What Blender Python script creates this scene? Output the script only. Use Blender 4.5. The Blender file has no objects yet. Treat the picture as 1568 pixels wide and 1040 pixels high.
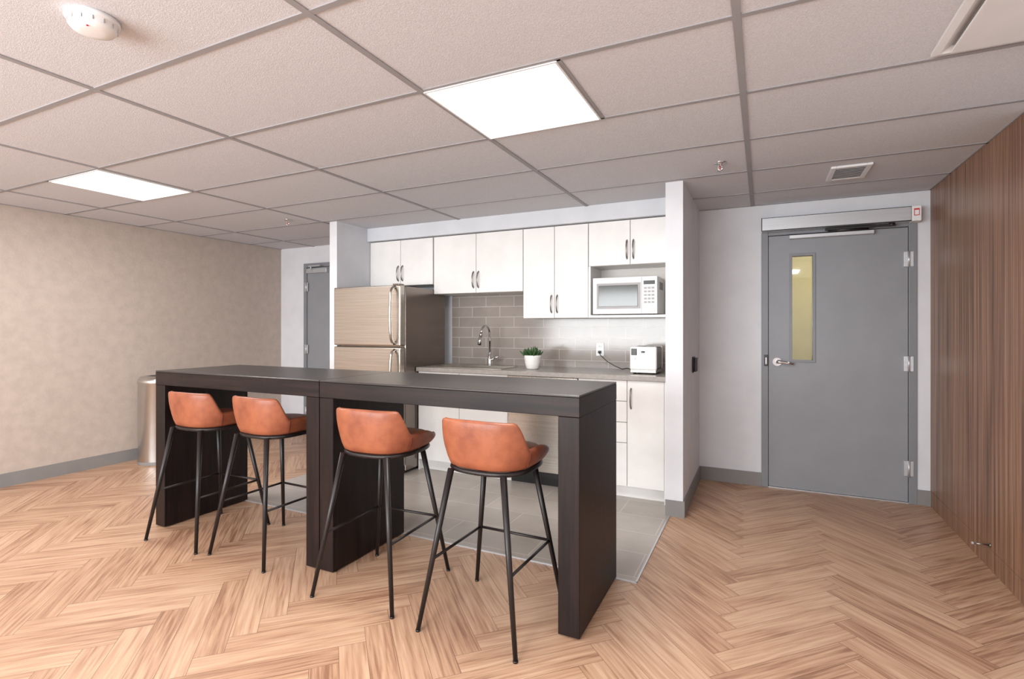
import bpy, bmesh, math, random
from mathutils import Vector, Matrix
random.seed(7)
sc = bpy.context.scene
sc.view_settings.view_transform = 'Standard'
sc.view_settings.look = 'None'
sc.view_settings.exposure = 0.0

def lin(c):
    r = []
    for v in c[:3]:
        v /= 255.0
        r.append(v/12.92 if v <= 0.04045 else ((v+0.055)/1.055)**2.4)
    return (r[0], r[1], r[2], 1)

# ------------------------------------------------------------------ materials
def mat(name, col, rough=0.5, metal=0.0, col2=None, nscale=(5,5,5), detail=4, bump=0.0, bscale=None,
        coat=0.0, emit=None, estr=0.0, spec=0.5, ramp=(0.35,0.65)):
    m = bpy.data.materials.new(name); m.use_nodes = True
    nt = m.node_tree; N = nt.nodes; L = nt.links
    b = N['Principled BSDF']
    b.inputs['Base Color'].default_value = lin(col)
    b.inputs['Roughness'].default_value = rough
    b.inputs['Metallic'].default_value = metal
    b.inputs['Coat Weight'].default_value = coat
    b.inputs['Specular IOR Level'].default_value = spec
    if emit:
        b.inputs['Emission Color'].default_value = lin(emit)
        b.inputs['Emission Strength'].default_value = estr
    tc = N.new('ShaderNodeTexCoord')
    def noise(sc3, det):
        mp = N.new('ShaderNodeMapping'); mp.inputs['Scale'].default_value = sc3
        L.new(tc.outputs['Object'], mp.inputs['Vector'])
        n = N.new('ShaderNodeTexNoise'); n.inputs['Scale'].default_value = 1; n.inputs['Detail'].default_value = det
        L.new(mp.outputs['Vector'], n.inputs['Vector']); return n
    n = None
    if col2 is None:
        col2 = tuple(max(0, c*0.97) for c in col)
    n = noise(nscale, detail)
    r = N.new('ShaderNodeValToRGB')
    r.color_ramp.elements[0].position = ramp[0]; r.color_ramp.elements[1].position = ramp[1]
    r.color_ramp.elements[0].color = lin(col2); r.color_ramp.elements[1].color = lin(col)
    L.new(n.outputs['Fac'], r.inputs['Fac']); L.new(r.outputs['Color'], b.inputs['Base Color'])
    if bump > 0:
        nb = noise(bscale, 3) if bscale else n
        bp = N.new('ShaderNodeBump'); bp.inputs['Strength'].default_value = bump; bp.inputs['Distance'].default_value = 0.01
        L.new(nb.outputs['Fac'], bp.inputs['Height']); L.new(bp.outputs['Normal'], b.inputs['Normal'])
    return m

def brick_mat(name, c1, c2, mortar, bw, rh, ms, rough, axes='XY', offset=0.5, coat=0.0, bump=0.3):
    m = bpy.data.materials.new(name); m.use_nodes = True
    nt = m.node_tree; N = nt.nodes; L = nt.links; b = N['Principled BSDF']
    tc = N.new('ShaderNodeTexCoord'); sp = N.new('ShaderNodeSeparateXYZ'); cb = N.new('ShaderNodeCombineXYZ')
    L.new(tc.outputs['Object'], sp.inputs[0]); L.new(sp.outputs[axes[0]], cb.inputs[0]); L.new(sp.outputs[axes[1]], cb.inputs[1])
    br = N.new('ShaderNodeTexBrick'); br.offset = offset
    br.inputs['Scale'].default_value = 1; br.inputs['Brick Width'].default_value = bw; br.inputs['Row Height'].default_value = rh
    br.inputs['Mortar Size'].default_value = ms; br.inputs['Mortar Smooth'].default_value = 0.1
    br.inputs['Color1'].default_value = lin(c1); br.inputs['Color2'].default_value = lin(c2); br.inputs['Mortar'].default_value = lin(mortar)
    L.new(cb.outputs[0], br.inputs['Vector'])
    n = N.new('ShaderNodeTexNoise'); n.inputs['Scale'].default_value = 6; n.inputs['Detail'].default_value = 6
    L.new(tc.outputs['Object'], n.inputs['Vector'])
    mr = N.new('ShaderNodeMapRange'); mr.inputs[1].default_value=0.3; mr.inputs[2].default_value=0.7; mr.inputs[3].default_value=0.92; mr.inputs[4].default_value=1.06
    L.new(n.outputs['Fac'], mr.inputs[0])
    mx = N.new('ShaderNodeVectorMath'); mx.operation='SCALE'
    L.new(br.outputs['Color'], mx.inputs[0]); L.new(mr.outputs[0], mx.inputs['Scale'])
    L.new(mx.outputs[0], b.inputs['Base Color'])
    b.inputs['Roughness'].default_value = rough; b.inputs['Coat Weight'].default_value = coat
    bp = N.new('ShaderNodeBump'); bp.invert = True; bp.inputs['Strength'].default_value = bump; bp.inputs['Distance'].default_value = 0.003
    L.new(br.outputs['Fac'], bp.inputs['Height']); L.new(bp.outputs['Normal'], b.inputs['Normal'])
    return m

M = {}
M['paint'] = mat('wall_paint', (214,215,219), 0.6, bump=0.04, bscale=(180,180,180))
M['soffit'] = mat('soffit_paint', (208,211,216), 0.6)
M['plaster'] = mat('wallpaper', (184,170,159), 0.55, col2=(175,161,151), nscale=(13,13,13), detail=10, bump=0.15, bscale=(70,70,70))
M['base'] = mat('vinyl_baseboard', (130,127,125), 0.5)
M['tile_ceiling'] = mat('ceiling_tile', (208,208,212), 0.9, col2=(195,195,199), nscale=(220,220,220), detail=2, bump=0.22, bscale=(260,260,260))
M['tbar'] = mat('ceiling_t_bar', (150,148,150), 0.6)
M['white_lam'] = mat('white_laminate', (231,229,226), 0.35)
M['white_pl'] = mat('white_plastic', (228,228,228), 0.35)
M['cream'] = mat('cabinet_interior', (218,212,205), 0.5)
M['lightpanel'] = mat('light_diffuser', (255,255,255), 0.5, emit=(250,255,255), estr=3.0)
M['white_metal'] = mat('white_painted_metal', (222,222,222), 0.4)
M['steel'] = mat('stainless', (204,197,187), 0.26, 1.0, col2=(188,181,172), nscale=(2,2,160), detail=3)
M['steel_n'] = mat('stainless_bin', (205,203,200), 0.28, 1.0)
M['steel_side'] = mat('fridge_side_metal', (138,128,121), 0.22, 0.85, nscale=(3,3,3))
M['nickel'] = mat('brushed_nickel', (150,144,138), 0.3, 1.0)
M['chrome'] = mat('chrome', (225,225,225), 0.08, 1.0)
M['alu'] = mat('anodised_aluminium', (200,202,205), 0.35, 0.6, nscale=(2,60,60))
M['black'] = mat('black_metal', (32,27,27), 0.4, 0.2)
M['blackpl'] = mat('black_plastic', (22,22,23), 0.35)
M['darkglass'] = mat('dark_glass', (70,72,68), 0.1, 0.0, spec=0.5)
M['door'] = mat('door_grey_paint', (138,140,145), 0.45)
M['frame'] = mat('door_frame_paint', (126,128,133), 0.45)
M['counter'] = mat('counter_laminate', (162,156,150), 0.28, col2=(150,144,139), nscale=(40,40,40))
M['espresso'] = mat('espresso_wood', (36,23,20), 0.42, col2=(19,12,11), nscale=(3,55,55), detail=6, spec=0.3)
M['espresso_v'] = mat('espresso_wood_leg', (33,19,17), 0.42, col2=(14,8,8), nscale=(55,55,3), detail=6, spec=0.28)
M['tabletop'] = mat('table_top_laminate', (56,50,48), 0.34, col2=(43,38,37), nscale=(2,30,30), detail=5, spec=0.5)
M['leather'] = mat('tan_leather', (152,88,60), 0.45, col2=(122,64,44), nscale=(10,10,10), detail=6, bump=0.08, bscale=(140,140,140), ramp=(0.32,0.60))
M['seam'] = mat('leather_seam', (92,46,33), 0.6)
M['leaf'] = mat('succulent_leaf', (62,98,48), 0.45, col2=(38,66,32), nscale=(20,20,20))
M['soil'] = mat('soil', (52,40,32), 0.9)
M['pot'] = mat('ceramic_white', (236,234,230), 0.3)
M['red'] = mat('red_label', (200,40,45), 0.4)
M['slot'] = mat('detector_slot', (170,168,168), 0.6)
M['yellow'] = mat('yellow_wall_paint', (206,186,128), 0.6)
M['splash'] = brick_mat('backsplash_tile', (150,141,134), (142,133,126), (184,178,173), 0.305, 0.1, 0.0025, 0.14, 'XZ', coat=0.0)
M['ktile'] = brick_mat('kitchen_floor_tile', (172,163,155), (162,153,145), (192,185,178), 0.6, 0.3, 0.003, 0.3, 'XY')
M['gap'] = mat('plank_joint', (108,76,56), 0.8)

def zebra():
    m = bpy.data.materials.new('walnut_panel'); m.use_nodes=True
    nt=m.node_tree; N=nt.nodes; L=nt.links; b=N['Principled BSDF']
    tc=N.new('ShaderNodeTexCoord')
    def nz(s,d):
        mp=N.new('ShaderNodeMapping'); mp.inputs['Scale'].default_value=s; L.new(tc.outputs['Object'],mp.inputs[0])
        n=N.new('ShaderNodeTexNoise'); n.inputs['Scale'].default_value=1; n.inputs['Detail'].default_value=d; L.new(mp.outputs[0],n.inputs['Vector']); return n
    a=nz((1,120,1.1),5); c=nz((1,28,0.5),3)
    mx=N.new('ShaderNodeMix'); mx.data_type='FLOAT'; mx.inputs[0].default_value=0.38
    L.new(a.outputs['Fac'],mx.inputs[2]); L.new(c.outputs['Fac'],mx.inputs[3])
    r=N.new('ShaderNodeValToRGB'); e=r.color_ramp.elements
    e[0].position=0.36; e[0].color=lin((84,60,47)); e[1].position=0.62; e[1].color=lin((168,130,103))
    x=e.new(0.48); x.color=lin((128,94,73))
    L.new(mx.outputs[0],r.inputs[0]); L.new(r.outputs[0],b.inputs['Base Color']); b.inputs['Roughness'].default_value=0.4
    return m
M['zebra']=zebra()

def plankmat():
    m = bpy.data.materials.new('oak_plank'); m.use_nodes=True
    nt=m.node_tree; N=nt.nodes; L=nt.links; b=N['Principled BSDF']
    uv=N.new('ShaderNodeUVMap'); uv.uv_map='UVMap'
    at=N.new('ShaderNodeAttribute'); at.attribute_name='tone'
    def nz(s,d,dist=0):
        mp=N.new('ShaderNodeMapping'); mp.inputs['Scale'].default_value=s; L.new(uv.outputs[0],mp.inputs[0])
        n=N.new('ShaderNodeTexNoise'); n.inputs['Scale'].default_value=1; n.inputs['Detail'].default_value=d; n.inputs['Distortion'].default_value=dist
        L.new(mp.outputs[0],n.inputs['Vector']); return n
    a=nz((4.0,85,1),6,0.4); c=nz((1.8,24,1),3,0.8)
    mx=N.new('ShaderNodeMix'); mx.data_type='FLOAT'; mx.inputs[0].default_value=0.42
    L.new(a.outputs['Fac'],mx.inputs[2]); L.new(c.outputs['Fac'],mx.inputs[3])
    ad=N.new('ShaderNodeMath'); ad.operation='MULTIPLY_ADD'; ad.inputs[1].default_value=0.12
    L.new(at.outputs['Fac'],ad.inputs[0]); L.new(mx.outputs[0],ad.inputs[2])
    r=N.new('ShaderNodeValToRGB'); e=r.color_ramp.elements
    e[0].position=0.40; e[0].color=lin((140,102,79)); e[1].position=0.70; e[1].color=lin((196,162,134))
    x=e.new(0.53); x.color=lin((176,138,111))
    L.new(ad.outputs[0],r.inputs[0]); L.new(r.outputs[0],b.inputs['Base Color'])
    b.inputs['Roughness'].default_value=0.40
    bp=N.new('ShaderNodeBump'); bp.inputs['Strength'].default_value=0.08; bp.inputs['Distance'].default_value=0.002
    L.new(a.outputs['Fac'],bp.inputs['Height']); L.new(bp.outputs[0],b.inputs['Normal'])
    return m
M['plank']=plankmat()

def glassmat():
    m=bpy.data.materials.new('clear_glass'); m.use_nodes=True
    nt=m.node_tree; N=nt.nodes; L=nt.links; N.remove(N['Principled BSDF'])
    t=N.new('ShaderNodeBsdfTransparent'); t.inputs[0].default_value=(0.95,0.97,0.95,1)
    g=N.new('ShaderNodeBsdfGlossy'); g.inputs['Roughness'].default_value=0.03
    mx=N.new('ShaderNodeMixShader'); mx.inputs[0].default_value=0.08
    L.new(t.outputs[0],mx.inputs[1]); L.new(g.outputs[0],mx.inputs[2]); L.new(mx.outputs[0],N['Material Output'].inputs[0])
    return m
M['glass']=glassmat()

# ------------------------------------------------------------------ builder
class B:
    def __init__(s): s.bm=bmesh.new(); s.mats=[]
    def mi(s,k):
        m=M[k]
        if m not in s.mats: s.mats.append(m)
        return s.mats.index(m)
    def add(s,t,k,smooth=False):
        bmesh.ops.recalc_face_normals(t,faces=t.faces)
        i=s.mi(k)
        for f in t.faces: f.material_index=i; f.smooth=smooth
        me=bpy.data.meshes.new('tmp'); t.to_mesh(me); t.free(); s.bm.from_mesh(me); bpy.data.meshes.remove(me)
    def box(s,x0,x1,y0,y1,z0,z1,k,bev=0,seg=2,rot=None):
        t=bmesh.new(); bmesh.ops.create_cube(t,size=1)
        cx,cy,cz=(x0+x1)/2,(y0+y1)/2,(z0+z1)/2
        for v in t.verts: v.co=Vector((v.co.x*(x1-x0),v.co.y*(y1-y0),v.co.z*(z1-z0)))
        if bev: bmesh.ops.bevel(t,geom=list(t.edges),offset=bev,segments=seg,affect='EDGES',profile=0.5)
        mx=Matrix.Translation((cx,cy,cz))
        if rot is not None: mx=mx@rot
        t.transform(mx); s.add(t,k)
    def cyl(s,p0,p1,r0,r1,k,seg=24,smooth=True):
        p0=Vector(p0);p1=Vector(p1); d=p1-p0; t=bmesh.new()
        bmesh.ops.create_cone(t,cap_ends=True,segments=seg,radius1=r0,radius2=r1,depth=d.length)
        q=Vector((0,0,1)).rotation_difference(d.normalized()).to_matrix().to_4x4()
        t.transform(Matrix.Translation((p0+p1)/2)@q)
        bmesh.ops.recalc_face_normals(t,faces=t.faces); i=s.mi(k)
        for f in t.faces: f.material_index=i; f.smooth=smooth and len(f.verts)==4
        me=bpy.data.meshes.new('tmp'); t.to_mesh(me); t.free(); s.bm.from_mesh(me); bpy.data.meshes.remove(me)
    def tube(s,pts,r,k,seg=10,closed=False):
        pts=[Vector(p) for p in pts]; n=len(pts); t=bmesh.new(); rings=[]
        up=None
        for i,p in enumerate(pts):
            if closed: d=pts[(i+1)%n]-pts[i-1]
            elif i==0: d=pts[1]-p
            elif i==n-1: d=p-pts[i-1]
            else: d=(pts[i+1]-p).normalized()+(p-pts[i-1]).normalized()
            d.normalize()
            if up is None:
                up=Vector((0,0,1)) if abs(d.z)<0.9 else Vector((1,0,0))
            a=d.cross(up)
            if a.length<1e-5: a=d.cross(Vector((0,1,0)))
            a.normalize(); b2=a.cross(d).normalized(); up=b2
            rr=r[i] if isinstance(r,(list,tuple)) else r
            rings.append([t.verts.new(p+rr*(math.cos(2*math.pi*j/seg)*a+math.sin(2*math.pi*j/seg)*b2)) for j in range(seg)])
        m=n if closed else n-1
        for i in range(m):
            A=rings[i];C=rings[(i+1)%n]
            for j in range(seg): t.faces.new((A[j],A[(j+1)%seg],C[(j+1)%seg],C[j]))
        if not closed: t.faces.new(rings[0]); t.faces.new(rings[-1])
        s.add(t,k,True)
    def lathe(s,prof,c,k,seg=40,flip=False):
        t=bmesh.new(); rings=[]
        for (r,z) in prof:
            if r<1e-6: rings.append([t.verts.new((c[0],c[1],c[2]+z))])
            else: rings.append([t.verts.new((c[0]+r*math.cos(2*math.pi*j/seg),c[1]+r*math.sin(2*math.pi*j/seg),c[2]+z)) for j in range(seg)])
        for A,C in zip(rings,rings[1:]):
            for j in range(seg):
                q=(j+1)%seg
                if len(A)==1: t.faces.new((A[0],C[j],C[q]))
                elif len(C)==1: t.faces.new((A[j],A[q],C[0]))
                else: t.faces.new((A[j],A[q],C[q],C[j]))
        s.add(t,k,True)
    def grid(s,rows,k,smooth=True,closeu=False):
        t=bmesh.new(); V=[[t.verts.new(p) for p in r] for r in rows]
        n=len(V)
        for i in range(n if closeu else n-1):
            A=V[i];C=V[(i+1)%n]
            for j in range(len(A)-1): t.faces.new((A[j],A[j+1],C[j+1],C[j]))
        bmesh.ops.remove_doubles(t,verts=t.verts,dist=1e-5)
        s.add(t,k,smooth)
    def done(s,name,origin=(0,0,0)):
        me=bpy.data.meshes.new(name); s.bm.to_mesh(me); s.bm.free()
        for m in s.mats: me.materials.append(m)
        o=bpy.data.objects.new(name,me); sc.collection.objects.link(o)
        if tuple(origin)!=(0,0,0):
            me.transform(Matrix.Translation(-Vector(origin))); o.location=origin
        return o

def simple(name,x0,x1,y0,y1,z0,z1,k,bev=0):
    b=B(); b.box(x0,x1,y0,y1,z0,z1,k,bev); return b.done(name)

# ------------------------------------------------------------------ dimensions
H=1.295; C=2.298
XL,XR=-5.55,1.11; YB=4.72; YF=-2.5
PX0,PX1=-0.604,-0.488   # right partition
QX0,QX1=-3.70,-3.61     # left partition
PY=3.70; KY=4.49

# ------------------------------------------------------------------ floor (herringbone)
def floor():
    bm=bmesh.new(); uvl=bm.loops.layers.uv.new('UVMap'); tl=bm.loops.layers.float_color.new('tone')
    W=0.108; n=6; g=0.0008
    c45=math.cos(math.pi/4)
    ox,oy=-0.10,0.3
    def put(x,y,w,h,vert):
        cx,cy=(x+w/2)*W,(y+h/2)*W
        wx=(cx-cy)*c45+ox; wy=(cx+cy)*c45+oy
        if wx<XL-0.7 or wx>XR+0.7 or wy<YF-0.7 or wy>YB+0.7: return
        x0,x1,y0,y1=x*W+g,(x+w)*W-g,y*W+g,(y+h)*W-g
        P=[(x0,y0),(x1,y0),(x1,y1),(x0,y1)]
        vs=[bm.verts.new(((px-py)*c45+ox,(px+py)*c45+oy,0)) for px,py in P]
        f=bm.faces.new(vs); r=random.uniform(0,50); tone=random.random()
        for lp,(px,py) in zip(f.loops,P):
            u,v=(px-x0,py-y0) if not vert else (py-y0,px-x0)
            lp[uvl].uv=(u+r,v+r*0.37); lp[tl]=(tone,tone,tone,1)
        f.material_index=0
    for m in range(-14,15):
        for k in range(-90,90):
            x=k+m*n; y=k-m*n
            put(x,y,n,1,False); put(x+n,y-n+1,1,n,True)
    for co,no in (((XL,0,0),(-1,0,0)),((XR,0,0),(1,0,0)),((0,YF,0),(0,-1,0)),((0,YB,0),(0,1,0))):
        bmesh.ops.bisect_plane(bm,geom=bm.verts[:]+bm.edges[:]+bm.faces[:],plane_co=co,plane_no=no,clear_outer=True)
    r=bmesh.ops.create_cube(bm,size=1)
    fs=set()
    for v in r['verts']:
        v.co=Vector(((XL+XR)/2+v.co.x*(XR-XL),(YB+YF)/2+v.co.y*(YB-YF),-0.0505+v.co.z*0.1))
        fs.update(v.link_faces)
    for f in fs: f.material_index=1
    me=bpy.data.meshes.new('floor'); bm.to_mesh(me); bm.free()
    me.materials.append(M['plank']); me.materials.append(M['gap'])
    o=bpy.data.objects.new('floor',me); sc.collection.objects.link(o)
floor()
b=B(); b.box(QX1-0.02,-0.58,2.65,KY,0.0002,0.004,'ktile'); b.box(-0.582,-0.572,2.645,3.70,0.0002,0.006,'alu'); b.box(QX1-0.02,-0.572,2.642,2.652,0.0002,0.006,'alu')
b.done('floor_kitchen_tile')

# ------------------------------------------------------------------ ceiling
simple('ceiling',XL-0.1,XR+0.1,YF-0.1,YB+0.1,C,C+0.1,'tile_ceiling')
b=B()
xs=[-0.075+1.226*i for i in range(-4,1)]
ys=[3.04+0.61*i for i in range(-9,3)]
z0,z1=C-0.004,C+0.001
for x in xs: b.box(x-0.013,x+0.013,YF,YB,z0-0.0007,z1,'tbar')
for y in ys: b.box(XL,XR,y-0.011,y+0.011,z0,z1,'tbar')
b.box(-0.70,-0.678,1.82,2.43,z0,z1,'tbar'); b.box(-4.40,-4.378,1.82,2.43,z0,z1,'tbar')
b.box(XL,XL+0.02,YF,YB,z0,z1,'tbar'); b.box(XR-0.02,XR,YF,YB,z0,z1,'tbar'); b.box(PX1,XR,YB-0.02,YB,z0,z1,'tbar')
b.done('ceiling_trim_grid')

def troffer(x0,y0):
    b=B(); x1=x0+0.585;y1=y0+0.585; f=0.008
    b.box(x0,x1,y0,y1,C-0.006,C-0.0005,'lightpanel')
    for q in ((x0-f,x0,y0-f,y1+f),(x1,x1+f,y0-f,y1+f),(x0,x1,y0-f,y0),(x0,x1,y1,y1+f)):
        b.box(*q,C-0.009,C-0.0005,'white_metal')
    b.done('ceiling_light_panel',((x0+x1)/2,(y0+y1)/2,C))
    l=bpy.data.lights.new('troffer_lamp','AREA'); l.shape='SQUARE'; l.size=0.55; l.energy=28; l.color=(1,0.985,0.965)
    o=bpy.data.objects.new('ceiling_lamp',l); o.location=((x0+x1)/2,(y0+y1)/2,C-0.02); sc.collection.objects.link(o)
for x0,y0 in ((-1.287,1.833),(-4.373,1.833),(-1.287,-0.60),(-4.373,-0.60),(0.0,-1.2)):  # last three, behind the camera, are unseen and added for fill light
    troffer(x0,y0)

# ------------------------------------------------------------------ walls
simple('wall_left',XL-0.1,XL,YF-0.1,YB+0.1,0,C,'plaster')
simple('wall_right',XR,XR+0.1,YF-0.1,YB+0.1,0,C,'paint')
PW=3.19
b=B(); b.box(XR-0.012,XR,PW,YB,0.112,C,'zebra'); b.box(XR-0.012,XR,PW,YB,0.0,0.110,'zebra'); b.box(XR-0.010,XR,PW,YB,0.109,0.113,'frame')
b.done('wall_right_wood_paneling')
simple('trim_right',XR-0.014,XR,PW-0.035,PW,0,C,'white_metal')
def front_wall():
    b=B(); a0,a1,c0,c1=-4.6,-0.4,0.75,2.1
    b.box(XL,XR,YF-0.1,YF,0,c0,'paint'); b.box(XL,XR,YF-0.1,YF,c1,C,'paint')
    b.box(XL,a0,YF-0.1,YF,c0,c1,'paint'); b.box(a1,XR,YF-0.1,YF,c0,c1,'paint'); b.done('wall_front')
    b=B()
    for x in (a0,a0+1.4,a0+2.8,a1-0.05): b.box(x,x+0.05,YF-0.08,YF-0.02,c0,c1,'white_metal')
    b.box(a0,a1,YF-0.08,YF-0.02,c0,c0+0.05,'white_metal'); b.box(a0,a1,YF-0.08,YF-0.02,c1-0.05,c1,'white_metal')
    b.box(a0+0.04,a1-0.04,YF-0.055,YF-0.045,c0+0.04,c1-0.04,'glass')
    b.done('window_1')
front_wall()
# rear walls with door openings
def rear(tag,x0,x1,d0,d1,dz):
    simple('wall_back_'+tag,x0,d0,YB,YB+0.12,0,C,'paint'); simple('wall_jamb_'+tag,d1,x1,YB,YB+0.12,0,C,'paint'); simple('wall_header_'+tag,d0,d1,YB,YB+0.12,dz,C,'paint')
DX0,DX1,DZ=-0.008,1.018,2.09
rear('right',PX1,XR+0.1,DX0,DX1,DZ)
EX0,EX1=-5.14,-4.12
rear('left',XL,QX0,EX0,EX1,DZ)
simple('wall_kitchen_back',QX1,PX0,KY,KY+0.3,0,C,'paint')
simple('wall_partition_right',PX0,PX1,PY,YB+0.12,0,C,'paint')
simple('wall_partition_left',QX0,QX1,PY,YB+0.12,0,C,'paint')
simple('wall_soffit',QX1,PX0,4.12,KY,2.168,C,'soffit')
simple('wall_backsplash_tile',-2.83,PX0,KY-0.008,KY,0.93,1.63,'splash')
# baseboards
b=B(); b.box(XL,XL+0.012,YF,YB,0,0.11,'base'); b.done('baseboard_left')
b=B(); t=0.012
b.box(PX0,PX1+t,PY-t,PY,0,0.11,'base'); b.box(PX1,PX1+t,PY,YB,0,0.11,'base'); b.done('baseboard_partition_right')
b=B(); b.box(PX1+t,DX0,YB-t,YB,0,0.11,'base'); b.box(DX1,XR-0.012,YB-t,YB,0,0.11,'base'); b.done('baseboard_back_right')
b=B(); b.box(XL+t,EX0,YB-t,YB,0,0.11,'base'); b.box(EX1,QX0,YB-t,YB,0,0.11,'base'); b.done('baseboard_back_left')
b=B(); b.box(QX0-t,QX1,PY-t,PY,0,0.11,'base'); b.box(QX0-t,QX0,PY,YB,0,0.11,'base'); b.done('baseboard_partition_left')

# ------------------------------------------------------------------ doors
def door(name,d0,d1,window=True):
    b=B(); fw=0.05; z=DZ
    y0,y1=YB-0.015,YB+0.12
    b.box(d0,d0+fw,y0,y1,0,z,'frame',0.003); b.box(d1-fw,d1,y0,y1,0,z,'frame',0.003); b.box(d0+fw,d1-fw,y0,y1,z-fw,z,'frame',0.003)
    b.box(d0+fw,d0+fw+0.02,YB+0.046,y1,0,z-fw,'frame'); b.box(d1-fw-0.02,d1-fw,YB+0.046,y1,0,z-fw,'frame'); b.box(d0+fw,d1-fw,YB+0.046,y1,z-fw-0.02,z-fw,'frame')
    l0,l1=d0+fw+0.003,d1-fw-0.003; ly0,ly1=YB+0.0,YB+0.045; t0=0.01; t1=z-fw-0.004
    if window:
        w0,w1,wz0,wz1=l0+0.165,l0+0.315,1.035,1.87
        b.box(l0,w0,ly0,ly1,t0,t1,'door'); b.box(w1,l1,ly0,ly1,t0,t1,'door')
        b.box(w0,w1,ly0,ly1,t0,wz0,'door'); b.box(w0,w1,ly0,ly1,wz1,t1,'door')
        e=0.016
        for q in ((w0-e,w0+0.004,wz0-e,wz1+e),(w1-0.004,w1+e,wz0-e,wz1+e),(w0,w1,wz0-e,wz0+0.004),(w0,w1,wz1-0.004,wz1+e)):
            b.box(q[0],q[1],ly0-0.008,ly1+0.008,q[2],q[3],'frame',0.002)
        b.box(w0,w1,ly0+0.02,ly0+0.026,wz0,wz1,'glass')
    else:
        b.box(l0,l1,ly0,ly1,t0,t1,'door')
    hx = d1-fw if window else d0+fw
    for hz in (0.26,1.03,1.80):
        b.box(hx-0.03,hx+0.028,YB-0.019,YB-0.012 if not window else YB+0.001,hz-0.055,hz+0.055,'alu',0.001)
        b.cyl((hx-0.001,YB-0.022,hz-0.058),(hx-0.001,YB-0.022,hz+0.058),0.008,0.008,'alu',12)
    if window:
        lx=l0+0.062; lz=1.02
        b.cyl((lx,YB-0.012,lz),(lx,YB,lz),0.033,0.033,'chrome'); b.cyl((lx,YB-0.05,lz),(lx,YB-0.012,lz),0.013,0.013,'chrome')
        b.tube([(lx-0.008,YB-0.05,lz),(lx+0.02,YB-0.052,lz+0.002),(lx+0.07,YB-0.052,lz-0.006),(lx+0.115,YB-0.05,lz-0.014)],[0.014,0.013,0.010,0.009],'chrome',12)
        b.box(d0+0.02,d0+0.048,YB-0.024,YB-0.014,0.985,1.075,'blackpl',0.002)
        b.box(d0+0.028,d0+0.04,YB-0.03,YB-0.022,1.0,1.055,'chrome',0.001)
    else:
        b.box(l0+0.03,l0+0.36,YB-0.05,YB-0.0,1.965,2.02,'alu',0.004)
        b.box(l0+0.12,l0+0.30,YB-0.10,YB-0.085,2.035,2.05,'alu'); b.cyl((l0+0.15,YB-0.09,2.0),(l0+0.15,YB-0.09,2.05),0.008,0.008,'alu')
        b.box(l0+0.14,l0+0.16,YB-0.1,YB-0.03,1.99,2.0,'alu')
        b.cyl((l1-0.07,YB-0.05,1.02),(l1-0.07,YB,1.02),0.012,0.012,'chrome'); b.box(l1-0.18,l1-0.06,YB-0.06,YB-0.045,1.01,1.03,'chrome',0.004)
    return b.done(name,((d0+d1)/2,YB,0))
door('door_1',DX0,DX1,True); door('door_2',EX0,EX1,False)
simple('trim_threshold',DX0+0.05,DX1-0.05,YB-0.01,YB+0.1,0.0005,0.008,'alu')
# automatic operator
b=B(); oy=4.60
b.box(DX0,DX1-0.055,oy,YB-0.016,2.062,2.168,'alu',0.004); b.box(DX1-0.054,DX1+0.003,oy-0.002,YB-0.016,2.06,2.17,'white_pl',0.006)
b.box(DX1-0.042,DX1-0.010,oy-0.004,oy-0.001,2.098,2.148,'red'); b.box(DX1-0.038,DX1-0.014,oy-0.006,oy-0.003,2.103,2.137,'white_pl')
b.box(DX0+0.002,DX1-0.056,oy-0.0015,oy,2.062,2.068,'blackpl'); b.box(DX0+0.002,DX1-0.056,oy-0.0015,oy,2.163,2.167,'blackpl'); b.box(DX0,DX0+0.006,oy-0.0015,oy,2.062,2.168,'blackpl')
b.box(DX0+0.2,DX0+0.76,oy+0.065,YB-0.001,2.0,2.028,'alu',0.003)
b.tube([(DX0+0.72,oy+0.05,2.035),(DX0+0.46,oy+0.05,2.04)],0.009,'blackpl',8)
b.box(DX0+0.44,DX0+0.88,oy+0.02,oy+0.05,2.04,2.056,'blackpl',0.002)
b.cyl((DX0+0.86,oy+0.035,2.04),(DX0+0.86,oy+0.035,2.063),0.02,0.02,'blackpl')
b.done('automatic_door_operator',(0.5,YB,2.1))
# corridor beyond door
b=B()
b.box(-1.3,2.6,6.6,6.7,-0.0,2.5,'yellow'); b.box(-1.4,-1.3,YB+0.12,6.6,0,2.5,'yellow'); b.box(2.6,2.7,YB+0.12,6.6,0,2.5,'paint')
b.box(-1.4,2.7,YB+0.12,6.7,2.5,2.55,'paint'); b.box(-1.4,2.7,YB+0.12,6.7,-0.1,0,'base')
b.box(0.50,0.60,6.57,6.6,0,2.2,'white_metal')
b.done('wall_corridor')
l=bpy.data.lights.new('corridor_lamp','AREA'); l.size=0.8; l.energy=24
o=bpy.data.objects.new('corridor_lamp',l); o.location=(0.6,5.6,2.45); sc.collection.objects.link(o)

# push plate
b=B(); b.box(PX1,PX1+0.012,4.20,4.31,0.95,1.07,'blackpl',0.003); b.box(PX1+0.012,PX1+0.034,4.207,4.303,0.957,1.063,'blackpl',0.006); b.cyl((PX1+0.034,4.255,1.03),(PX1+0.036,4.255,1.03),0.006,0.006,'alu',12)
b.done('access_push_plate',(PX1,4.255,1.01))
# door stop
b=B(); b.cyl((XR-0.012,3.62,0.13),(XR-0.017,3.62,0.13),0.012,0.010,'nickel'); b.cyl((XR-0.017,3.62,0.13),(XR-0.08,3.62,0.13),0.004,0.004,'nickel'); b.cyl((XR-0.08,3.62,0.13),(XR-0.09,3.62,0.13),0.007,0.007,'slot')
b.done('spring_doorstop',(XR-0.012,3.62,0.13))

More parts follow.
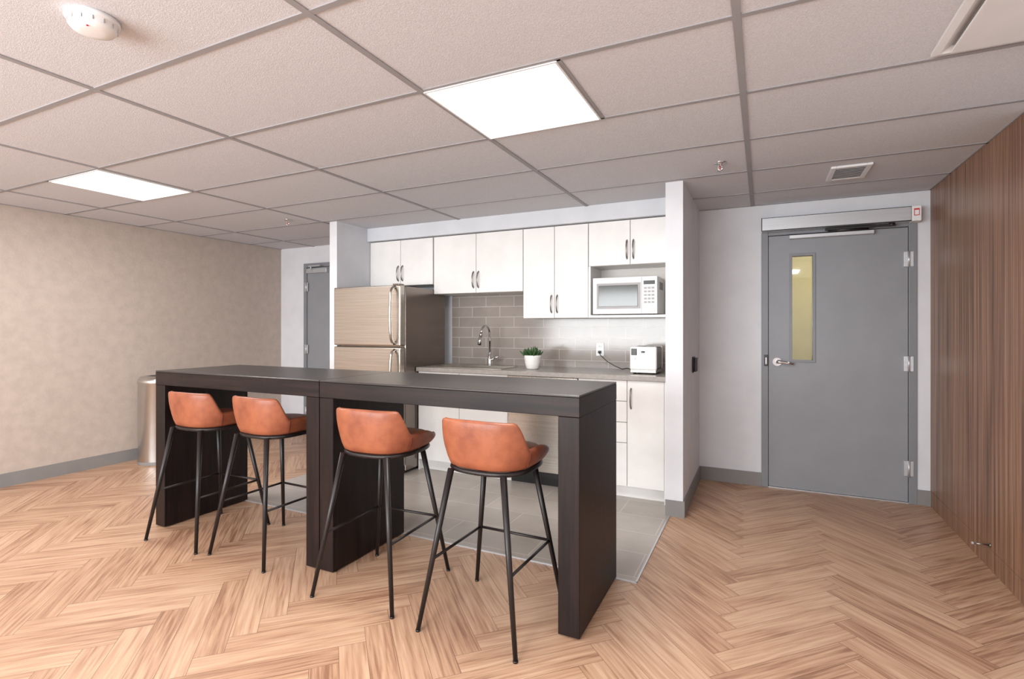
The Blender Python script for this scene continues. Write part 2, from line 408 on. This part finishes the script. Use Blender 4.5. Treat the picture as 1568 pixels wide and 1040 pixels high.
# ------------------------------------------------------------------ ceiling items
c=(-1.953,0.93,C)
b=B()
b.lathe([(0,0),(0.072,0),(0.074,-0.012),(0.070,-0.016),(0.066,-0.017),(0.064,-0.034),(0.056,-0.043),(0.03,-0.047),(0,-0.048)],c,'white_pl')
for i in range(14):
    a=2*math.pi*i/14; b.box(c[0]+0.0645*math.cos(a)-0.002,c[0]+0.0645*math.cos(a)+0.002,c[1]+0.0645*math.sin(a)-0.002,c[1]+0.0645*math.sin(a)+0.002,C-0.032,C-0.02,'slot')
b.cyl((c[0]+0.03,c[1]-0.03,C-0.048),(c[0]+0.03,c[1]-0.03,C-0.044),0.003,0.003,'red',10)
b.done('smoke_detector',c)
def sprinkler(x,y):
    b=B(); b.lathe([(0,0),(0.036,0),(0.034,-0.006),(0.016,-0.010),(0.011,-0.012),(0.011,-0.024),(0,-0.024)],(x,y,C),'chrome',24)
    b.tube([(x-0.009,y,C-0.024),(x-0.014,y,C-0.034),(x-0.004,y,C-0.05)],0.0028,'chrome',8); b.tube([(x+0.009,y,C-0.024),(x+0.014,y,C-0.034),(x+0.004,y,C-0.05)],0.0028,'chrome',8)
    b.cyl((x,y,C-0.024),(x,y,C-0.048),0.0025,0.0025,'red',8)
    b.lathe([(0,-0.048),(0.017,-0.05),(0.017,-0.052),(0,-0.053)],(x,y,C),'chrome',20); b.done('ceiling_fire_sprinkler',(x,y,C))
sprinkler(-0.231,3.389); sprinkler(-3.97,3.45)
def vent(name,x0,x1,y0,y1,n,fr=0.03,drop=0.014):
    b=B(); z=C-drop
    for q in ((x0,x0+fr,y0,y1),(x1-fr,x1,y0,y1),(x0+fr,x1-fr,y0,y0+fr),(x0+fr,x1-fr,y1-fr,y1)): b.box(*q,z,C-0.0002,'white_metal',0.003)
    b.box(x0+fr,x1-fr,y0+fr,y1-fr,C-0.004,C-0.0002,'frame')
    for i in range(n):
        y=y0+fr+(y1-y0-2*fr)*(i+0.5)/n
        b.box(x0+fr,x1-fr,y-0.007,y+0.007,z+0.003,z+0.005,'slot',0,rot=Matrix.Rotation(0.6,4,'X'))
    return b.done(name,((x0+x1)/2,(y0+y1)/2,C))
vent('ceiling_exhaust_vent',0.385,0.605,3.78,4.10,8)
# large square plaque diffuser
b=B(); x0,x1,y0,y1=0.555,1.095,1.80,2.385
prof=[(0.0,0.0),(0.0,0.012),(0.022,0.016),(0.05,0.002)]
for i in range(0,len(prof)-1):
    a,za=prof[i]; c2,zb=prof[i+1]
    def rg(o_,z_): return [(x0+o_,y0+o_,C-z_),(x1-o_,y0+o_,C-z_),(x1-o_,y1-o_,C-z_),(x0+o_,y1-o_,C-z_)]
    t=bmesh.new(); A=[t.verts.new(p) for p in rg(a,za)]; D=[t.verts.new(p) for p in rg(c2,zb)]
    for j in range(4): t.faces.new((A[j],A[(j+1)%4],D[(j+1)%4],D[j]))
    b.add(t,'white_metal')
b.box(x0+0.045,x1-0.045,y0+0.045,y1-0.045,C-0.030,C-0.022,'white_metal',0.003)
b.box(x0+0.2,x1-0.2,y0+0.2,y1-0.2,C-0.022,C-0.001,'white_metal')
b.done('ceiling_air_diffuser',((x0+x1)/2,(y0+y1)/2,C))

# ------------------------------------------------------------------ kitchen
def pull(b,x,y,z0,z1,k='nickel'):
    pts=[]; n=12
    for i in range(n+1):
        t=i/n; z=z0+(z1-z0)*t; off=0.030*math.sin(math.pi*t)**0.5 if 0<t<1 else 0
        pts.append((x,y-off,z))
    b.tube(pts,[0.0065]*2+[0.0055]*(n-3)+[0.0065]*2,k,10)
UY=4.16; UB=KY-0.009
for nm,x0,x1,zb,sp in [('fridge_top_cabinet',-3.608,-2.842,1.712,-3.225),('upper_kitchen_cabinet',-2.832,-1.895,1.617,-2.368),('upper_kitchen_cabinet',-1.893,-1.301,1.378,-1.600),('upper_kitchen_cabinet',-1.299,-0.606,1.803,-0.953)]:
    b=B(); zt=2.163
    b.box(x0+0.001,x1-0.001,UY+0.019,UB,zb,zt,'white_lam')
    b.box(x0+0.004,x1-0.004,UY+0.0182,UY+0.0192,zb+0.004,zt-0.006,'frame')
    for a,c in ((x0,sp),(sp,x1)):
        b.box(a+0.0020,c-0.0020,UY,UY+0.018,zb+0.001,zt-0.003,'white_lam',0.0015,1)
    for sx in (-0.026,0.026): pull(b,sp+sx,UY,zb+0.045,zb+0.195)
    b.done(nm,((x0+x1)/2,4.3,zb))
b=B()
b.box(-1.299,-1.281,UY,UB,1.378,1.802,'white_lam'); b.box(-0.624,-0.606,UY,UB,1.378,1.802,'white_lam')
b.box(-1.281,-0.624,UY-0.01,UB,1.378,1.398,'white_lam'); b.box(-1.281,-0.624,UB-0.011,UB,1.398,1.802,'cream')
b.done('microwave_shelf',(-0.95,4.3,1.38))

BY=3.89
b=B(); ct,cb=0.938,0.903
b.box(-2.815,-1.912,BY+0.019,KY-0.001,0.10,0.74,'white_lam'); b.box(-2.815,-1.912,BY+0.019,3.955,0.74,cb,'white_lam'); b.box(-1.298,-0.606,BY+0.019,KY-0.001,0.10,cb,'white_lam')
b.box(-2.810,-1.917,BY+0.0182,BY+0.0192,0.11,cb-0.006,'frame'); b.box(-1.294,-0.645,BY+0.0182,BY+0.0192,0.11,cb-0.006,'frame')
b.box(-2.815,-1.912,3.96,3.975,0.005,0.10,'white_lam'); b.box(-1.298,-0.606,3.96,3.975,0.005,0.10,'white_lam')
for a,c in ((-2.815,-2.384),(-2.384,-1.912)):
    b.box(a+0.002,c-0.002,BY,BY+0.018,0.105,cb-0.004,'white_lam',0.0015,1)
for sx in (-0.03,0.03): pull(b,-2.384+sx,BY,0.68,0.83)
for a,c in ((0.105,0.428),(0.432,0.582),(0.586,0.74),(0.744,0.899)):
    b.box(-1.296,-0.917,BY,BY+0.018,a,c,'white_lam',0.0015,1)
    b.tube([(-1.18,BY,(a+c)/2),(-1.16,BY-0.026,(a+c)/2),(-1.05,BY-0.026,(a+c)/2),(-1.03,BY,(a+c)/2)],0.0055,'nickel',8)
b.box(-0.913,-0.645,BY,BY+0.018,0.105,cb-0.004,'white_lam',0.0015,1); b.box(-0.643,-0.606,BY,BY+0.018,0.0051,cb-0.004,'white_lam')
pull(b,-0.885,BY,0.69,0.84)
cy0=3.868; s0,s1,t0,t1=-2.70,-2.02,3.97,4.27
b.box(-2.825,s0,cy0,KY-0.009,cb,ct,'counter'); b.box(s1,PX0-0.001,cy0,KY-0.009,cb,ct,'counter')
b.box(s0,s1,cy0,t0,cb,ct,'counter'); b.box(s0,s1,t1,KY-0.009,cb,ct,'counter')
b.box(-2.825,-2.815,3.905,KY-0.001,0.005,cb,'white_lam')
# undermount sink, part of the counter run
b.box(s0+0.002,s1-0.002,t0+0.002,t1-0.002,0.75,0.754,'steel')
for q in ((s0+.001,s0+.005,t0+.001,t1-.001),(s1-.005,s1-.001,t0+.001,t1-.001),(s0+.005,s1-.005,t0+.001,t0+.005),(s0+.005,s1-.005,t1-.005,t1-.001)): b.box(*q,0.75,ct+0.001,'steel')
r=0.018
for q in ((s0-r,s0+.004,t0-r,t1+r),(s1-.004,s1+r,t0-r,t1+r),(s0,s1,t0-r,t0+.004),(s0,s1,t1-.004,t1+r)): b.box(*q,ct+0.0004,ct+0.004,'steel')
b.cyl((-2.36,4.12,0.754),(-2.36,4.12,0.757),0.04,0.04,'chrome')
b.done('base_kitchen_cabinets_with_sink',(-1.7,4.2,0))
# faucet
b=B(); fx,fy=-2.325,4.35
b.lathe([(0,0.0),(0.030,0.0),(0.030,0.006),(0.022,0.010),(0.019,0.015),(0.019,0.10),(0.013,0.108),(0,0.108)],(fx,fy,ct+0.0005),'chrome',28)
pts=[(fx,fy,ct+0.10),(fx,fy,ct+0.29)]
for i in range(1,13):
    a=math.pi*i/12*0.93; pts.append((fx,fy-0.085+0.085*math.cos(a),ct+0.29+0.085*math.sin(a)))
b.tube(pts,0.011,'chrome',14)
e=Vector(pts[-1]); d=(e-Vector(pts[-2])).normalized()
b.cyl(e,e+d*0.03,0.012,0.015,'chrome'); b.cyl(e+d*0.03,e+d*0.11,0.015,0.018,'chrome'); b.cyl(e+d*0.11,e+d*0.114,0.014,0.014,'blackpl')
b.cyl((fx+0.015,fy,ct+0.06),(fx+0.045,fy,ct+0.06),0.014,0.014,'chrome'); b.tube([(fx+0.038,fy,ct+0.06),(fx+0.055,fy-0.01,ct+0.075),(fx+0.095,fy-0.02,ct+0.085)],[0.008,0.007,0.005],'chrome')
b.done('kitchen_faucet',(fx,fy,ct))
# dishwasher
b=B()
b.box(-1.908,-1.302,BY+0.01,KY-0.02,0.09,cb-0.002,'blackpl'); b.box(-1.908,-1.302,BY-0.01,BY+0.012,0.13,0.79,'steel',0.004); b.box(-1.908,-1.302,BY-0.01,BY+0.012,0.795,cb-0.003,'steel',0.004)
b.tube([(-1.85,BY-0.01,0.745),(-1.85,BY-0.045,0.745),(-1.36,BY-0.045,0.745),(-1.36,BY-0.01,0.745)],0.009,'nickel')
b.box(-1.905,-1.305,3.96,3.98,0.005,0.09,'blackpl'); b.done('dishwasher',(-1.6,4.1,0))
# fridge
b=B(); f0,f1,fy0=-3.602,-2.833,3.65
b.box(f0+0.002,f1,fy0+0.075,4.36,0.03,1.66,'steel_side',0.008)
for a,c in ((0.075,1.122),(1.134,1.668)):
    b.box(f0,f1,fy0,fy0+0.068,a,c,'steel',0.012,3)
b.box(f0+0.01,f1-0.01,fy0+0.03,fy0+0.08,0.02,0.072,'blackpl')
for z0_,z1_ in ((0.62,1.10),(1.155,1.655)):
    hx=f1-0.062
    pts=[(hx,fy0,z0_),(hx,fy0-0.035,z0_+0.02)]+[(hx,fy0-0.05-0.012*math.sin(math.pi*t/8),z0_+0.05+(z1_-z0_-0.1)*t/8) for t in range(9)]+[(hx,fy0-0.035,z1_-0.02),(hx,fy0,z1_)]
    b.tube(pts,0.013,'steel',12)
for x in (f0+0.08,f1-0.08):
    for y in (fy0+0.12,4.28): b.cyl((x,y,0.005),(x,y,0.035),0.02,0.02,'blackpl',12)
b.box(f1-0.09,f1-0.02,fy0+0.01,fy0+0.08,1.669,1.682,'steel_side',0.003)
b.done('refrigerator',(-3.22,4.0,0))
# microwave
b=B(); m0,m1,my0,my1,mz0,mz1=-1.252,-0.735,4.125,4.44,1.405,1.70
b.box(m0,m1,my0+0.02,my1,mz0,mz1,'white_pl',0.006); b.box(m0,m1,my0,my0+0.022,mz0,mz1,'white_pl',0.005)
b.box(m0+0.03,m1-0.125,my0-0.003,my0+0.004,mz0+0.035,mz1-0.04,'white_metal',0.002); b.box(m0+0.034,m1-0.129,my0-0.0045,my0-0.001,mz0+0.042,mz1-0.047,'slot',0.001); b.box(m0+0.05,m1-0.15,my0-0.007,my0,mz0+0.06,mz1-0.065,'darkglass',0.002)
b.box(m1-0.122,m1-0.119,my0-0.001,my0+0.004,mz0+0.005,mz1-0.005,'base')
b.box(m1-0.105,m1-0.018,my0-0.002,my0+0.002,mz1-0.065,mz1-0.035,'darkglass')
for i in range(5):
    for j in range(3): b.box(m1-0.102+j*0.029,m1-0.102+j*0.029+0.022,my0-0.0025,my0+0.001,mz1-0.10-i*0.028,mz1-0.085-i*0.028,'slot')
b.box(m1-0.105,m1-0.018,my0-0.003,my0+0.002,mz0+0.015,mz0+0.05,'white_metal',0.003)
for x in (m0+0.04,m1-0.04):
    for y in (my0+0.04,my1-0.04): b.cyl((x,y,1.3985),(x,y,mz0+0.004),0.012,0.012,'blackpl',10)
for i in range(8): b.box(m1-0.0005,m1+0.001,my0+0.1+i*0.02,my0+0.11+i*0.02,mz1-0.1,mz1-0.04,'base')
b.done('microwave_oven',(-1.0,4.28,1.4))
# toaster
b=B(); a0,a1,b0,b1=-0.925,-0.722,4.02,4.30; tz=ct+0.001
b.box(a0+0.006,a1-0.006,b0+0.03,b1-0.02,tz+0.012,tz+0.208,'blackpl',0.012,3)
b.box(a0,a1,b0,b0+0.032,tz+0.03,tz+0.212,'white_pl',0.012,3); b.box(a0,a1,b1-0.03,b1,tz+0.03,tz+0.212,'white_pl',0.012,3)
b.box(a0+0.004,a1-0.004,b0+0.003,b1-0.003,tz+0.01,tz+0.032,'steel',0.003)
b.box(a0+0.003,a1-0.003,b0+0.031,b1-0.029,tz+0.04,tz+0.20,'steel_side',0.006)
for x in (a0+0.055,a0+0.115): b.box(x,x+0.03,b0+0.05,b1-0.05,tz+0.2065,tz+0.2095,'black')
b.box(a0+0.012,a0+0.055,b0-0.003,b0+0.002,tz+0.145,tz+0.195,'blackpl',0.003); b.cyl((a0+0.034,b0-0.012,tz+0.12),(a0+0.034,b0,tz+0.12),0.009,0.009,'alu',14)
b.box(a0+0.09,a0+0.115,b0-0.018,b0,tz+0.165,tz+0.178,'blackpl',0.003)
for x in (a0+0.03,a1-0.03):
    for y in (b0+0.04,b1-0.04): b.cyl((x,y,tz-0.0005),(x,y,tz+0.012),0.012,0.012,'blackpl',10)
b.done('toaster',(-0.82,4.16,tz))
# outlet + cord
b=B(); ox,oz=-1.292,1.105; yy=KY-0.008
b.box(ox-0.036,ox+0.036,yy-0.006,yy,oz-0.058,oz+0.058,'white_pl',0.003)
for dz in (-0.024,0.024):
    b.cyl((ox,yy-0.009,oz+dz),(ox,yy-0.005,oz+dz),0.017,0.017,'white_pl',20)
    b.box(ox-0.008,ox-0.005,yy-0.0095,yy-0.008,oz+dz-0.004,oz+dz+0.008,'blackpl'); b.box(ox+0.005,ox+0.008,yy-0.0095,yy-0.008,oz+dz-0.004,oz+dz+0.008,'blackpl')
b.done('wall_outlet',(ox,yy,oz))
b=B(); b.box(ox-0.012,ox+0.012,yy-0.035,yy-0.0096,oz-0.036,oz-0.012,'blackpl',0.004)
b.tube([(ox,yy-0.035,oz-0.024),(ox+0.02,yy-0.06,oz-0.05),(ox+0.08,yy-0.07,oz-0.10),(ox+0.15,yy-0.08,ct+0.03),(ox+0.22,yy-0.10,ct+0.006),(ox+0.28,yy-0.16,ct+0.02),(ox+0.34,yy-0.19,ct+0.004),(-0.85,b1+0.02,ct+0.02),(-0.85,b1+0.001,ct+0.03)],0.0035,'blackpl',8)
b.done('power_cord',(ox,yy,oz))
# succulent
b=B(); c=(-1.79,4.13,ct+0.001)
b.lathe([(0,0),(0.048,0),(0.056,0.01),(0.066,0.05),(0.072,0.10),(0.074,0.118),(0.068,0.12),(0.065,0.112),(0.062,0.10),(0,0.10)],c,'pot')
b.lathe([(0,0.106),(0.064,0.101)],c,'soil',24)
for i in range(34):
    a=i*2.399; rr=0.008+0.045*(i/34)**0.7; ln=0.065+0.025*random.random(); tilt=0.2+0.8*(i/34)
    p=Vector((c[0]+rr*math.cos(a)*0.8,c[1]+rr*math.sin(a)*0.8,c[2]+0.10)); dd=Vector((math.cos(a)*math.sin(tilt),math.sin(a)*math.sin(tilt),math.cos(tilt)))
    b.tube([p,p+dd*ln*0.45,p+dd*ln*0.85+Vector((0,0,0.006)),p+dd*ln+Vector((0,0,0.012))],[0.006,0.010,0.006,0.001],'leaf',7)
b.done('potted_succulent',c)
# trash can
b=B(); c=(-5.27,3.06,0.0005)
b.lathe([(0,0),(0.165,0),(0.168,0.03),(0.168,0.76),(0.172,0.765),(0.172,0.79),(0.168,0.80),(0.15,0.826),(0.10,0.832),(0.095,0.80),(0,0.80)],c,'steel_n',48)
b.lathe([(0.1695,0.0),(0.1705,0.025),(0.1695,0.03)],c,'base',48)
b.done('trash_can',c)

# ------------------------------------------------------------------ tables
def table(x0,x1):
    b=B(); y0,y1,zt,th=2.055,2.66,1.015,0.092
    b.box(x0,x1,y0,y1,zt-th,zt-0.010,'espresso',0.002,1); b.box(x0,x1,y0,y1,zt-0.0095,zt,'tabletop',0.002,1)
    b.box(x0+0.0005,x0+0.095,y0+0.001,y1-0.001,0.0065,zt-th-0.0005,'espresso_v',0.002,1); b.box(x1-0.095,x1-0.0005,y0+0.001,y1-0.001,0.0065,zt-th-0.0005,'espresso_v',0.002,1)
    for x in (x0+0.05,x1-0.05):
        for y in (y0+0.06,y1-0.06): b.cyl((x,y,0.0045),(x,y,0.0075),0.02,0.02,'blackpl',12)
    b.done('bar_table',((x0+x1)/2,(y0+y1)/2,0))
table(-3.575,-2.132); table(-2.128,-0.68)

# ------------------------------------------------------------------ bar stools
def stool_mesh():
    b=B()
    zt=0.682; tx,ty=0.128,0.150; bx,by=0.232,0.247; zr=0.30; f=(zt-zr)/zt
    for sx in (-1,1):
        for sy in (-1,1):
            b.cyl((sx*bx,sy*by,0.006),(sx*tx,sy*ty,zt),0.0095,0.0145,'black',16); b.cyl((sx*bx,sy*by,0),(sx*bx,sy*by,0.008),0.0105,0.0105,'blackpl',12)
    rx,ry=tx+(bx-tx)*f,ty+(by-ty)*f
    for q in (((-rx,-ry),(-rx,ry)),((rx,-ry),(rx,ry)),((-rx,ry),(rx,ry))):
        b.cyl((q[0][0],q[0][1],zr),(q[1][0],q[1][1],zr),0.0065,0.0065,'black',12)
    OY=0.028
    def R(th,a=0.218,e=2.8):
        x,y=math.sin(th),-math.cos(th); c=0.212 if y<0 else 0.240
        return (abs(x/a)**e+abs(y/c)**e)**(-1/e)
    def P(th,s,z): r=R(th)*s; return (r*math.sin(th),-r*math.cos(th)+OY,z)
    ring=[P(2*math.pi*i/48,0.84,0.680) for i in range(48)]
    b.tube(ring,0.011,'black',8,closed=True)
    b.box(-0.14,0.14,-0.012,0.012,0.668,0.680,'black'); b.box(-0.012,0.012,-0.15,0.20,0.668,0.680,'black')
    rows=[]
    for i in range(48):
        th=2*math.pi*i/48
        rows.append([(0,OY,0.687)]+[P(th,s,z) for s,z in ((0.70,0.687),(0.82,0.690),(0.88,0.703),(0.90,0.720),(0.885,0.738),(0.81,0.750),(0.6,0.755),(0.3,0.755))]+[(0,OY,0.753)])
    b.grid(rows,'leather',closeu=True)
    def sm(x): x=max(0,min(1,x)); return x*x*(3-2*x)
    rows=[]; nT=84; tm=math.radians(138)
    def top(th):
        a=abs(math.degrees(th))
        h=0.784+0.120*(1-sm((a-47)/21))
        h-=0.006*(min(a,47)/47)**2
        h-=0.036*sm((a-95)/43)
        return h
    for i in range(nT+1):
        th=-tm+2*tm*i/nT; h=top(th); zb=0.692; back=1-sm((abs(math.degrees(th))-46)/30)
        fl=0.04*back
        k=1-sm((abs(math.degrees(th))-118)/20)*0.6
        w=0.10*k+0.03
        row=[P(th,0.82,zb),P(th,0.880,zb+0.006)]
        for t in (0.15,0.35,0.55,0.75,0.9): row.append(P(th,0.895+(0.105+fl)*math.sin(t*math.pi/2),zb+0.006+(h-0.012-zb-0.006)*t))
        so=1.0+fl
        row+= [P(th,so,h-0.010),P(th,so-0.012,h-0.002),P(th,so-w*0.5,h+0.003),P(th,so-w*0.9,h-0.003),P(th,so-w,h-0.014)]
        for t in (0.7,0.45,0.2): row.append(P(th,(so-w)-(1-t)*0.06,0.742+(h-0.014-0.742)*t))
        row.append(P(th,so-w-0.10,0.738))
        rows.append(row)
    b.grid(rows,'leather')
    for sgn in (-1,1):
        th=sgn*math.radians(66); h=top(th)
        b.tube([P(th,0.902+(0.115)*math.sin(t/10*math.pi/2)+0.004,0.70+(h-0.70-0.01)*t/10) for t in range(11)],0.002,'seam',6)
    return b.done('bar_stool')
s=stool_mesh()
pos=[(-3.155,2.14,1),(-2.60,2.165,-2),(-1.73,2.095,2.5),(-1.088,2.07,-1)]
for i,(x,y,r) in enumerate(pos):
    o=s if i==0 else bpy.data.objects.new('bar_stool',s.data)
    if i: sc.collection.objects.link(o)
    o.location=(x,y,0.0003); o.rotation_euler=(0,0,math.radians(r))

# ------------------------------------------------------------------ lights
def area(name,loc,rot,sx,sy,e,col=(1,1,1)):
    l=bpy.data.lights.new(name,'AREA'); l.shape='RECTANGLE'; l.size=sx; l.size_y=sy; l.energy=e; l.color=col
    o=bpy.data.objects.new(name,l); o.location=loc; o.rotation_euler=rot; sc.collection.objects.link(o); return o
area('window_fill',(-2.5,YF+0.05,1.40),(math.radians(98),0,0),4.0,1.3,300,(0.95,0.98,1))  # soft area lamp added inside the unseen rear window as fill
w=bpy.data.worlds.new('world'); sc.world=w; w.use_nodes=True
w.node_tree.nodes['Background'].inputs[0].default_value=(0.75,0.85,1,1); w.node_tree.nodes['Background'].inputs[1].default_value=1.0

# ------------------------------------------------------------------ camera
cam=bpy.data.cameras.new('camera'); co=bpy.data.objects.new('camera',cam); sc.collection.objects.link(co)
cam.sensor_width=36; cam.lens=797/1568*36; cam.shift_y=-18/1568; cam.clip_start=0.05
co.location=(0,0,H); co.rotation_euler=(math.radians(90),0,math.radians(25.7))
sc.camera=co
